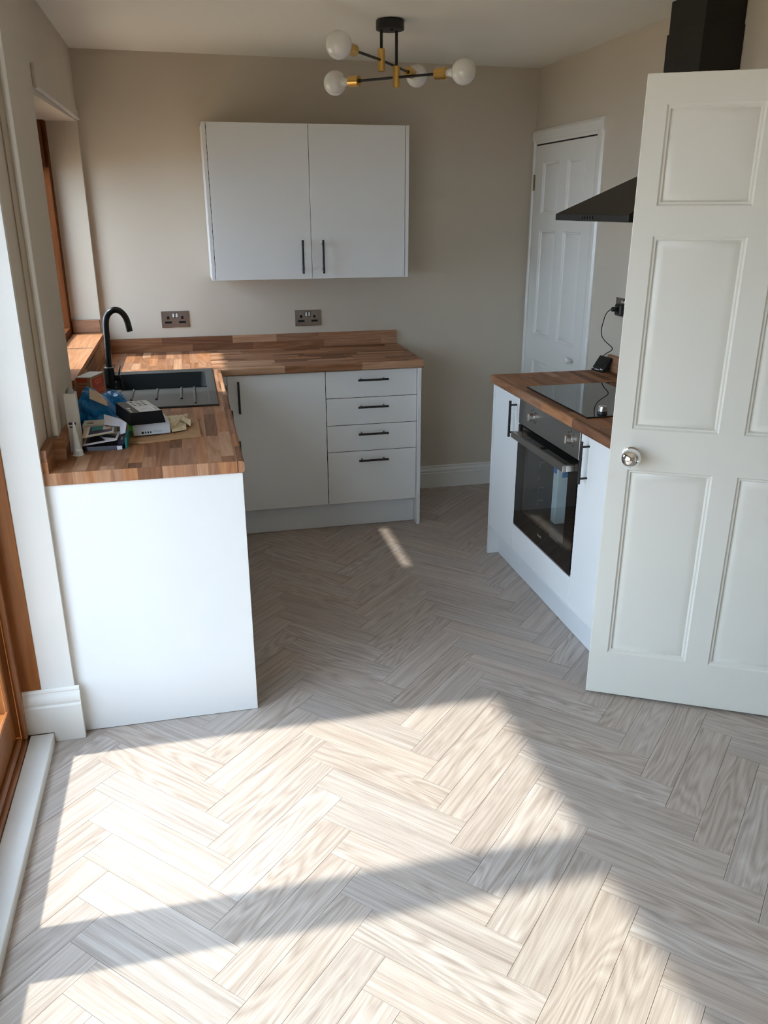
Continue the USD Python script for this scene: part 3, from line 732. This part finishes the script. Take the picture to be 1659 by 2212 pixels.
obj('overflow', bx(0.470, 0.512, -1.0465, -1.036, 0.893, 0.905, 0.002), CHROME, sk_)

tp = thing('tap', 'matt black swan-neck mixer tap behind the sink bowl', 'tap', (0.105, -1.0, ztop))
obj('base', lathe((0.106, -1.0, ztop), (0, 0, 1), [(0, 0.0235), (0.003, 0.0235), (0.004, 0.0215), (0.088, 0.0215), (0.090, 0.0200)], 36), BLKT, tp, smooth=40)
obj('collar', lathe((0.106, -1.0, ztop+0.0901), (0, 0, 1), [(0, 0.0205), (0.002, 0.0205), (0.003, 0.014)], 32), STEEL, tp, smooth=40)
obj('spout', tube(spline([(0.107, -1.0, 1.004), (0.110, -1.0, 1.07), (0.1125, -1.0, 1.13), (0.1145, -1.0, 1.185), (0.127, -1.0, 1.228), (0.162, -1.0, 1.2475), (0.191, -1.0, 1.227), (0.2045, -1.0, 1.190), (0.2095, -1.0, 1.156)], 48), 0.0128, 20), BLKT, tp, smooth=50)
lv = obj('lever', cyl((0.125, -1.0, 0.958), (0.150, -1.0, 0.960), 0.0125, 20), BLKT, tp)
obj('lever_pin', tube([(0.143, -1.0, 0.962), (0.147, -0.985, 0.992), (0.150, -0.975, 1.003)], 0.0035, 10), BLKT, lv)

# ------------------------------------------------------------------ sockets
def socket(label, cx, cz, w=0.147, h=0.087, wall='back', y=None):
    if wall == 'back':
        t = thing('socket', label, 'socket', (cx, 0, cz))
        P = lambda a, b, d: (cx+a, -d, cz+b)
    else:
        t = thing('socket', label, 'socket', (XR, y, cz))
        P = lambda a, b, d: (XR-d, y-a, cz+b)
    def block(a0, a1, b0, b1, d0, d1, bev=0.001):
        p, q = P(a0, b0, d0), P(a1, b1, d1)
        return bx(p[0], q[0], p[1], q[1], p[2], q[2], bev)
    obj('plate', block(-w/2, w/2, -h/2, h/2, 0.0003, 0.006, 0.0016), SOCK, t)
    for s in ((-1, 1) if w > 0.1 else (0,)):
        ox = s*0.0375
        obj('insert', block(ox-0.018, ox+0.018, -0.0215, -0.0105, 0.0055, 0.0064, 0.0003), INK, t)
        obj('insert', block(ox-0.0065, ox+0.0065, 0.001, 0.016, 0.0055, 0.0064, 0.0003), INK, t)
    for s in (-1, 1) if w > 0.1 else ():
        r_ = obj('rocker_surround', block(s*0.0088-0.0075, s*0.0088+0.0075, 0.007, 0.0345, 0.0055, 0.0065, 0.0003), INK, t)
        obj('rocker', block(s*0.0088-0.0052, s*0.0088+0.0052, 0.0095, 0.032, 0.006, 0.0095, 0.001), ROCK, r_)
    return t
socket('pewter double socket on the back wall left of the other one', 0.386, 1.081)
socket('pewter double socket on the back wall below the wall cabinet', 1.1135, 1.0665)
socket('pewter double socket on the right wall with a black plug in it', 0, 1.211, 0.147, 0.083, 'right', -1.165)

# plug, cable and energy display on the right worktop
pg = thing('plug', 'black mains plug with its cable in the right wall socket', 'plug', (XR-0.02, -1.20, 1.2))
obj('body', bx(XR-0.048, XR-0.0062, -1.215, -1.160, 1.180, 1.232, 0.006), BLKM, pg)
obj('strain_relief', cyl((XR-0.074, -1.185, 1.2085), (XR-0.04, -1.185, 1.2085), 0.011, 16, 0.003), BLKM, pg)
obj('cable', tube(spline([(2.358, -1.185, 1.2085), (2.348, -1.168, 1.195), (2.345, -1.140, 1.145), (2.350, -1.125, 1.085), (2.378, -1.140, 1.045), (2.398, -1.152, 1.022), (2.392, -1.125, 1.000), (2.392, -1.095, 0.985), (2.388, -1.065, 0.966)], 60), 0.0021, 10), BLKM, pg, smooth=50)
em = thing('energy_display', 'small black tilted home energy display on the hob worktop', 'display', (2.365, -1.10, H))
exd = np.array([0.017, -0.10, 0.0]); exd /= np.linalg.norm(exd)
nrm = np.array([-0.80, -0.14, 0.58]); nrm -= exd*(nrm@exd); nrm /= np.linalg.norm(nrm)
ezd = np.cross(nrm, exd); ezd *= np.sign(ezd[2])
o_ = np.array([2.341, -1.060, H+0.002])
def em_box(a0, a1, b0, b1, d0, d1, bev=0.002): return place(bx(a0, a1, -d1, -d0, b0, b1, bev), o_, exd, -nrm, ezd)
obj('case', em_box(0, 0.088, 0, 0.084, -0.020, 0.0, 0.004), BLKM, em)
obj('screen', em_box(0.010, 0.078, 0.026, 0.076, 0.0, 0.0008, 0.0002), SCREEN, em)
for a, b in ((0.010, 0.012), (0.030, 0.009), (0.042, 0.009), (0.054, 0.009), (0.068, 0.014), (0.079, 0.014)):
    obj('button', em_box(a-0.0035, a+0.0035, b-0.003, b+0.003, 0.0, 0.0012, 0.0004), BTN, em)
obj('stand', hull([tuple(o_+exd*a+ezd*b-nrm*d) for a in (0.02, 0.065) for b, d in ((0.004, 0.021), (0.055, 0.021))] + [(2.402, -1.11, H+0.0006), (2.404, -1.135, H+0.0006)]), BLKM, em)

# ------------------------------------------------------------------ clutter on the worktop
Z = H+0.0004
# light bulb carton
hgt = 1.046-0.957
a_ = np.array([0.076, -1.448])
bb = thing('bulb_carton', 'brown light bulb carton with red print beside the tap', 'box', (a_[0], a_[1], 0.957))
oz = np.array([a_[0], a_[1], 0.957])
# right face runs along rx from the near edge, left face along lx
rx = np.array([0.042, 0.118, 0.0]); rx /= np.linalg.norm(rx); lx = np.array([-rx[1], rx[0], 0])
RW, LW = 0.125, 0.058
obj('carton', place(bx(0, RW, 0, LW, 0, hgt, 0.001), oz, rx, lx, (0, 0, 1)), CARD, bb)
obj('lid', place(bx(-0.0005, RW+0.0005, -0.0005, LW+0.0005, hgt, hgt+0.0012, 0.0004), oz, rx, lx, (0, 0, 1)), CARDT, bb)
EZ = np.array([0, 0, 1.0])
def face_r(a0, a1, b0, b1, d=0.0005): return place(cube(a0, a1, -d, 0.0002, b0, b1), oz, rx, lx, EZ)
def face_l(a0, a1, b0, b1, d=0.0005): return place(cube(-d, 0.0002, a0, a1, b0, b1), oz, rx, lx, EZ)
obj('print_panel', face_r(0.013, 0.112, 0.047, 0.082), REDP, bb, smooth=False)
obj('print_panel', face_r(0.013, 0.112, 0.016, 0.045), REDP, bb, smooth=False)
obj('lettering', text_on('GLS', 0.020, oz+rx*0.038+EZ*0.055-lx*0.0006, rx, EZ, width=0.052), REDT, bb, smooth=False)
obj('lettering', text_on('LED BULB', 0.016, oz+rx*0.019+EZ*0.023-lx*0.0006, rx, EZ, width=0.086), REDT, bb, smooth=False)
obj('print_panel', face_l(0.012, LW-0.004, 0.070, 0.086), REDP, bb, smooth=False)
for k in range(5):
    obj('print_line', face_l(0.016, LW-0.006, 0.058-0.010*k, 0.0615-0.010*k), REDP, bb, smooth=False)

# tall white cartridge carton by the pier
tc = thing('cartridge_carton', 'tall white carton standing against the left wall', 'box', (0.072, -1.97, Z))
tb = np.array([0.0545, -1.990, Z])
obj('carton', hull([(tb[0]+dx*0.036, tb[1]+dy*0.036, z) for dx in (0, 1) for dy in (0, 1) for z in (Z, 1.098)]), WBOX, tc, smooth=False)
obj('print', cube(tb[0]+0.004, tb[0]+0.026, tb[1]-0.0006, tb[1]+0.001, 0.998, 1.006), NAVY, tc, smooth=False)
obj('print', cube(tb[0]+0.006, tb[0]+0.024, tb[1]-0.0006, tb[1]+0.001, 0.989, 0.992), NAVY, tc, smooth=False)
st = obj('cartridge_tip', lathe((tb[0]+0.018, tb[1]+0.018, 1.0982), (0, 0, 1), [(0, 0.0145), (0.010, 0.011), (0.017, 0.004), (0.019, 0.002)], 20), GREYPL, tc, smooth=40)
# green and yellow carton behind it
gc = thing('green_carton', 'low teal carton under the bulb carton behind the blue bag', 'box', (0.08, -1.43, 0.9158))
obj('carton', bx(0.038, 0.125, -1.545, -1.335, 0.9158, 0.9565, 0.0008), TEALP, gc)
obj('print', bx(0.0385, 0.060, -1.5455, -1.5448, 0.920, 0.952, 0), BEIGE, gc, smooth=False)
# small white box
wb = thing('white_box', 'small low white box with dark print in front of the blue bag', 'box', (0.13, -1.78, Z))
obj('carton', bx(0.078, 0.190, -1.835, -1.762, Z, 0.957, 0.001), WBOX, wb)
for k in range(2):
    obj('print', cube(0.092, 0.112, -1.815+0.018*k, -1.810+0.018*k, 0.9568, 0.9574), INK, wb, smooth=False)
# blue plastic bag
def blob(c, r, seed, amp, n=5, slope=0.0):
    m = trimesh.creation.icosphere(n, 1.0); v = m.vertices
    q = meshkit.fbm(v*1.25+seed, 2, seed)-0.5
    fold = np.abs(meshkit.noise(v*np.array([2.6, 2.2, 1.6])+seed+9, seed+3)-0.5)
    fold2 = np.abs(meshkit.noise(v*np.array([4.4, 5.2, 3.4])+seed+19, seed+5)-0.5)
    v = v*(1+amp*q-amp*0.55*(0.5-fold)-amp*0.22*(0.5-fold2))[:, None]*np.array(r)*1.12+np.array(c)
    v[:, 2] = Z+(v[:, 2]-Z)*(1.04-slope*np.clip((v[:, 0]-0.075)/0.10, 0, 1))
    v[:, 2] = np.maximum(v[:, 2], np.where(v[:, 1] > -1.44, 0.9172, Z))
    v[:, 0] = np.maximum(v[:, 0], np.where(v[:, 1] > -1.552, 0.1275, 0.0545)+0.002*np.sin(v[:, 2]*300))
    return trimesh.Trimesh(v, m.faces, process=False)
bg = thing('plastic_bag', 'crumpled blue plastic bag lying in front of the bulb carton', 'bag', (0.13, -1.62, Z))
obj('bag', blob((0.105, -1.655, 0.955), (0.085, 0.100, 0.092), 3, 0.6, slope=0.48), BAG, bg, smooth=50)
obj('bag_end', blob((0.156, -1.535, 0.958), (0.062, 0.070, 0.045), 8, 0.6), BAG, bg, smooth=50)
def ray_to_y(P, y):
    P = np.asarray(P, float); k = (y-CAM[1])/(P[1]-CAM[1]); return tuple(CAM+(P-CAM)*k)
obj('cream_card', quadprism([ray_to_y(q, y) for q, y in (((0.075, -1.5, 1.017), -1.725), ((0.106, -1.5, 0.998), -1.730), ((0.132, -1.5, 0.965), -1.735), ((0.135, -1.5, 0.945), -1.745), ((0.072, -1.5, 0.978), -1.742))], (0.15, -0.85, 0.5), 0.0012), CREAM, bg, smooth=False)
# leaflets and packets
ls = thing('tile_packet', 'black packet with white lettering lowest in the leaflet stack', 'packet', (0.15, -1.95, Z))
obj('packet', hull([(0.090, -1.993, Z), (0.2165, -1.999, Z), (0.222, -1.880, Z), (0.094, -1.875, Z), (0.090, -1.991, Z+0.014), (0.2160, -1.996, Z+0.014), (0.222, -1.880, Z+0.014), (0.094, -1.875, Z+0.014)]), DKPUR, ls, smooth=False)
obj('label', cube(0.1985, 0.2145, -1.9995, -1.9955, Z+0.001, Z+0.0125), PAPER, ls, smooth=False)
tlp = thing('teal_leaflet', 'teal edged leaflet at the right of the leaflet stack', 'leaflet', (0.22, -1.93, Z))
obj('leaflet', hull([(0.2235, -1.987, Z), (0.2295, -1.985, Z), (0.2330, -1.870, Z), (0.2245, -1.870, Z), (0.2235, -1.985, Z+0.036), (0.2300, -1.983, Z+0.036), (0.2330, -1.870, Z+0.034), (0.2245, -1.870, Z+0.034)]), TEALP, tlp, smooth=False)
def sheet(name, label, P, frame_m, pic_m, inset=0.008, t=0.003, extra=None, cat='leaflet'):
    P = np.asarray(P, float); n = np.cross(P[1]-P[0], P[3]-P[0]); n /= np.linalg.norm(n)
    if n[2] < 0: n = -n
    th_ = thing(name, label, cat, tuple(P.mean(0)-n*t))
    obj('sheet', hull(np.vstack([P, P-n*t])), frame_m, th_, smooth=False)
    def uv(u, v): return P[0]*(1-u)*(1-v)+P[1]*u*(1-v)+P[2]*u*v+P[3]*(1-u)*v
    def patch(u0, u1, v0, v1, mtl, nm='picture', d=0.0004):
        q = np.array([uv(u0, v0), uv(u1, v0), uv(u1, v1), uv(u0, v1)])
        obj(nm, hull(np.vstack([q+n*d, q-n*0.0002])), mtl, th_, smooth=False)
    return th_, patch
s2, p2_ = sheet('photo_leaflet', 'glossy leaflet with white border in the middle of the leaflet stack',
                [(0.094, -1.994, Z+0.021), (0.200, -1.984, Z+0.032), (0.205, -1.885, Z+0.034), (0.096, -1.880, Z+0.030)], PAPER, None)
p2_(0.05, 0.93, 0.10, 0.95, DKPUR); p2_(0.35, 0.75, 0.15, 0.38, LBL); p2_(0.5, 0.85, 0.42, 0.62, GREYPL)
s2b, p2c = sheet('navy_leaflet', 'navy blue leaflet sticking out beside the white bordered leaflet',
                [(0.200, -1.986, Z+0.0165), (0.222, -1.984, Z+0.0165), (0.2225, -1.890, Z+0.030), (0.2075, -1.890, Z+0.030)], NAVY, None)
p2c(0.25, 0.6, 0.35, 0.6, GREYPL)
s3, p3_ = sheet('catalogue', 'topmost cream catalogue with a dark picture in the leaflet stack',
                [(0.0930, -1.990, 0.953), (0.190, -1.952, 0.957), (0.186, -1.850, 0.9615), (0.0930, -1.875, 0.9595)], BEIGE, None, t=0.002)
p3_(0.10, 0.97, 0.06, 0.97, PAPER, 'page', 0.0003); p3_(0.18, 0.93, 0.16, 0.92, NAVY, 'picture', 0.0007); p3_(0.24, 0.62, 0.50, 0.9, TEALP, 'picture', 0.001)
p3_(0.70, 0.90, 0.44, 0.80, CREAM, 'picture', 0.001); p3_(0.62, 0.70, 0.46, 0.86, WBOX, 'picture', 0.0012)
fp = thing('folded_paper', 'folded plain white sheet standing behind the catalogue', 'paper', (0.19, -1.88, 0.955))
obj('sheet', quadprism([(0.150, -1.815, 0.988), (0.2065, -1.880, 0.984), (0.2080, -1.918, 0.966), (0.1545, -1.880, 0.966)], (-0.3, -0.8, 0.5), 0.001), PAPER, fp, smooth=False)
obj('sheet', quadprism([(0.2065, -1.880, 0.984), (0.232, -1.938, 0.983), (0.229, -1.990, 0.962), (0.210, -1.960, 0.950), (0.2080, -1.918, 0.966)], (0.5, -0.7, 0.5), 0.001), PAPER, fp, smooth=False)
# sealant nozzle
nz = thing('sealant_nozzle', 'white plastic sealant nozzle standing on the worktop front left', 'nozzle', (0.0815, -2.030, Z))
obj('cone', lathe((0.0815, -2.030, Z+0.0245), (-0.03, 0, 1), [(0, 0.0118), (0.006, 0.0108), (0.050, 0.0065), (0.083, 0.0026)], 24), WHITEP, nz, smooth=40)
obj('base', lathe((0.0815, -2.030, Z), (0, 0, 1), [(0, 0.0182), (0.0015, 0.0182), (0.003, 0.0160), (0.012, 0.0155), (0.020, 0.0140), (0.0245, 0.0118)], 28), WHITEP, nz, smooth=40)
# envelope, grey box, black box
def crumple(poly, z0, t, seed, amp=0.004, res=0.008):
    x0, y0, x1, y1 = poly.bounds
    m = trimesh.creation.extrude_polygon(poly.segmentize(0.02), t, engine='earcut')
    m = m.subdivide_to_size(0.014)
    v = m.vertices.copy(); top = v[:, 2] > t*0.5
    q = meshkit.fbm(np.c_[v[:, :2]*38, v[:, 2]*0]+seed, 4, seed)
    q = np.abs(q-0.5)*2
    v[top, 2] += amp*q[top]
    edge = (meshkit.fbm(np.c_[v[:, :2]*60, v[:, 2]*200]+seed+5, 2, seed)-0.5)
    v[:, 0] += 0.004*edge; v[:, 1] += 0.003*edge
    v[:, 2] += z0
    return trimesh.Trimesh(v, m.faces, process=False)
ev = thing('paper_envelope', 'crumpled brown paper envelope lying under the grey box', 'envelope', (0.35, -1.78, Z))
obj('envelope', crumple(Polygon([(0.222, -1.922), (0.280, -1.940), (0.360, -1.915), (0.468, -1.886), (0.462, -1.640), (0.300, -1.640), (0.235, -1.70)]), Z, 0.007, 5, 0.004), KRAFT, ev, smooth=False)
bp_ = thing('beige_papers', 'loose beige tissue papers on the brown envelope', 'paper', (0.40, -1.75, Z+0.012))
obj('sheet', crumple(Polygon([(0.372, -1.858), (0.420, -1.835), (0.428, -1.62), (0.345, -1.63)]), Z+0.0132, 0.004, 11, 0.010), BEIGE, bp_, smooth=False)
obj('fold', hull([(0.405, -1.75, Z+0.03), (0.438, -1.775, Z+0.034), (0.440, -1.74, Z+0.020), (0.410, -1.70, Z+0.030), (0.435, -1.80, Z+0.016), (0.425, -1.70, Z+0.016)]), BEIGE, bp_, smooth=False)
obj('flap', crumple(Polygon([(0.262, -1.9415), (0.372, -1.914), (0.474, -1.888), (0.470, -1.846), (0.30, -1.876)]), Z, 0.0028, 15, 0.002), KRAFT, ev, smooth=False)
gb = thing('grey_box', 'flat grey box with a bright green end under the black box', 'box', (0.30, -1.80, Z+0.012))
gx = np.array([0.121, 0.022, 0]); gx /= np.linalg.norm(gx); gy = np.array([-gx[1], gx[0], 0])
g0 = np.array([0.2465, -1.884, Z+0.0128])
obj('carton', place(bx(0, 0.123, 0, 0.15, 0, 0.0425, 0.0008), g0, gx, gy, (0, 0, 1)), GREYB, gb)
obj('green_end', place(hull([(-0.0008, 0.001, 0.0005), (-0.0008, 0.149, 0.0005), (-0.0008, 0.149, 0.042), (-0.0008, 0.001, 0.042), (-0.012, 0.03, 0.030), (-0.012, 0.13, 0.030)]), g0, gx, gy, (0, 0, 1)), GREENP, gb, smooth=False, label='bright green end flap')
for a0, w in ((0.026, 0.008), (0.038, 0.004), (0.046, 0.005), (0.055, 0.004)):
    obj('symbol', place(bx(a0, a0+w, -0.0004, 0.0004, 0.006, 0.012, 0.0002), g0, gx, gy, (0, 0, 1)), INK, gb, smooth=False)
for z in (0.0085, 0.0115):
    obj('print_line', place(cube(0.064, 0.094, -0.0003, 0.0003, z, z+0.0012), g0, gx, gy, (0, 0, 1)), GREYPL, gb, smooth=False)
bk = thing('black_box', 'black tapered box with printed white label on top of the grey box', 'box', (0.29, -1.82, Z+0.056))
k0 = np.array([0.2405, -1.908, Z+0.0560])
kx = np.array([0.113, 0.024, 0]); kx /= np.linalg.norm(kx); ky = np.array([-0.33, 1.0, 0]); ky /= np.linalg.norm(ky)
KH = 0.043
obj('carton', place(hull([(0, 0, 0), (0.1175, 0, 0), (0.1175, 0.185, 0), (0, 0.185, 0), (0.003, -0.004, KH), (0.1075, -0.003, KH), (0.1075, 0.185, KH), (0.003, 0.185, KH)]), k0, kx, ky, (0, 0, 1)), BLKC, bk, smooth=False)
def on_top(a0, a1, b0, b1, h=0.0005): return place(cube(a0, a1, b0, b1, KH-0.0003, KH+h), k0, kx, ky, (0, 0, 1))
obj('label', on_top(0.004, 0.036, 0.0, 0.183, 0.0003), OLIVE, bk, smooth=False)
obj('label', on_top(0.0365, 0.1065, 0.002, 0.183, 0.0004), LBL, bk, smooth=False)
obj('label', on_top(0.040, 0.092, 0.012, 0.075, 0.0006), BTN, bk, smooth=False)
obj('print', on_top(0.094, 0.102, 0.02, 0.06, 0.0006), GREYPL, bk, smooth=False)
obj('print', on_top(0.012, 0.022, 0.062, 0.080, 0.0006), LBL, bk, smooth=False)
obj('print', on_top(0.010, 0.015, 0.008, 0.05, 0.0006), LBL, bk, smooth=False)
for q in range(3):
    for w in range(3):
        obj('print', on_top(0.044+0.018*q, 0.053+0.018*q, 0.105+0.026*w, 0.113+0.026*w, 0.0006), INK, bk, smooth=False)
for q in range(4):
    obj('print_line', on_top(0.044, 0.086, 0.022+0.012*q, 0.0245+0.012*q, 0.0008), GREYPL, bk, smooth=False)

# ------------------------------------------------------------------ repeats of one kind
GROUPS = {'socket': 'pewter double wall sockets', 'worktop': 'walnut block worktops', 'upstand': 'walnut upstand strips', 'base_cabinet': 'white base cabinets',
          'end_panel': 'white cabinet end panels', 'plinth': 'white kickboards'}
for prim in stage.GetPrimAtPath('/World').GetChildren():
    stem = prim.GetName().rstrip('0123456789').rstrip('_')
    if stem in GROUPS: prim.SetCustomDataByKey('group', GROUPS[stem])
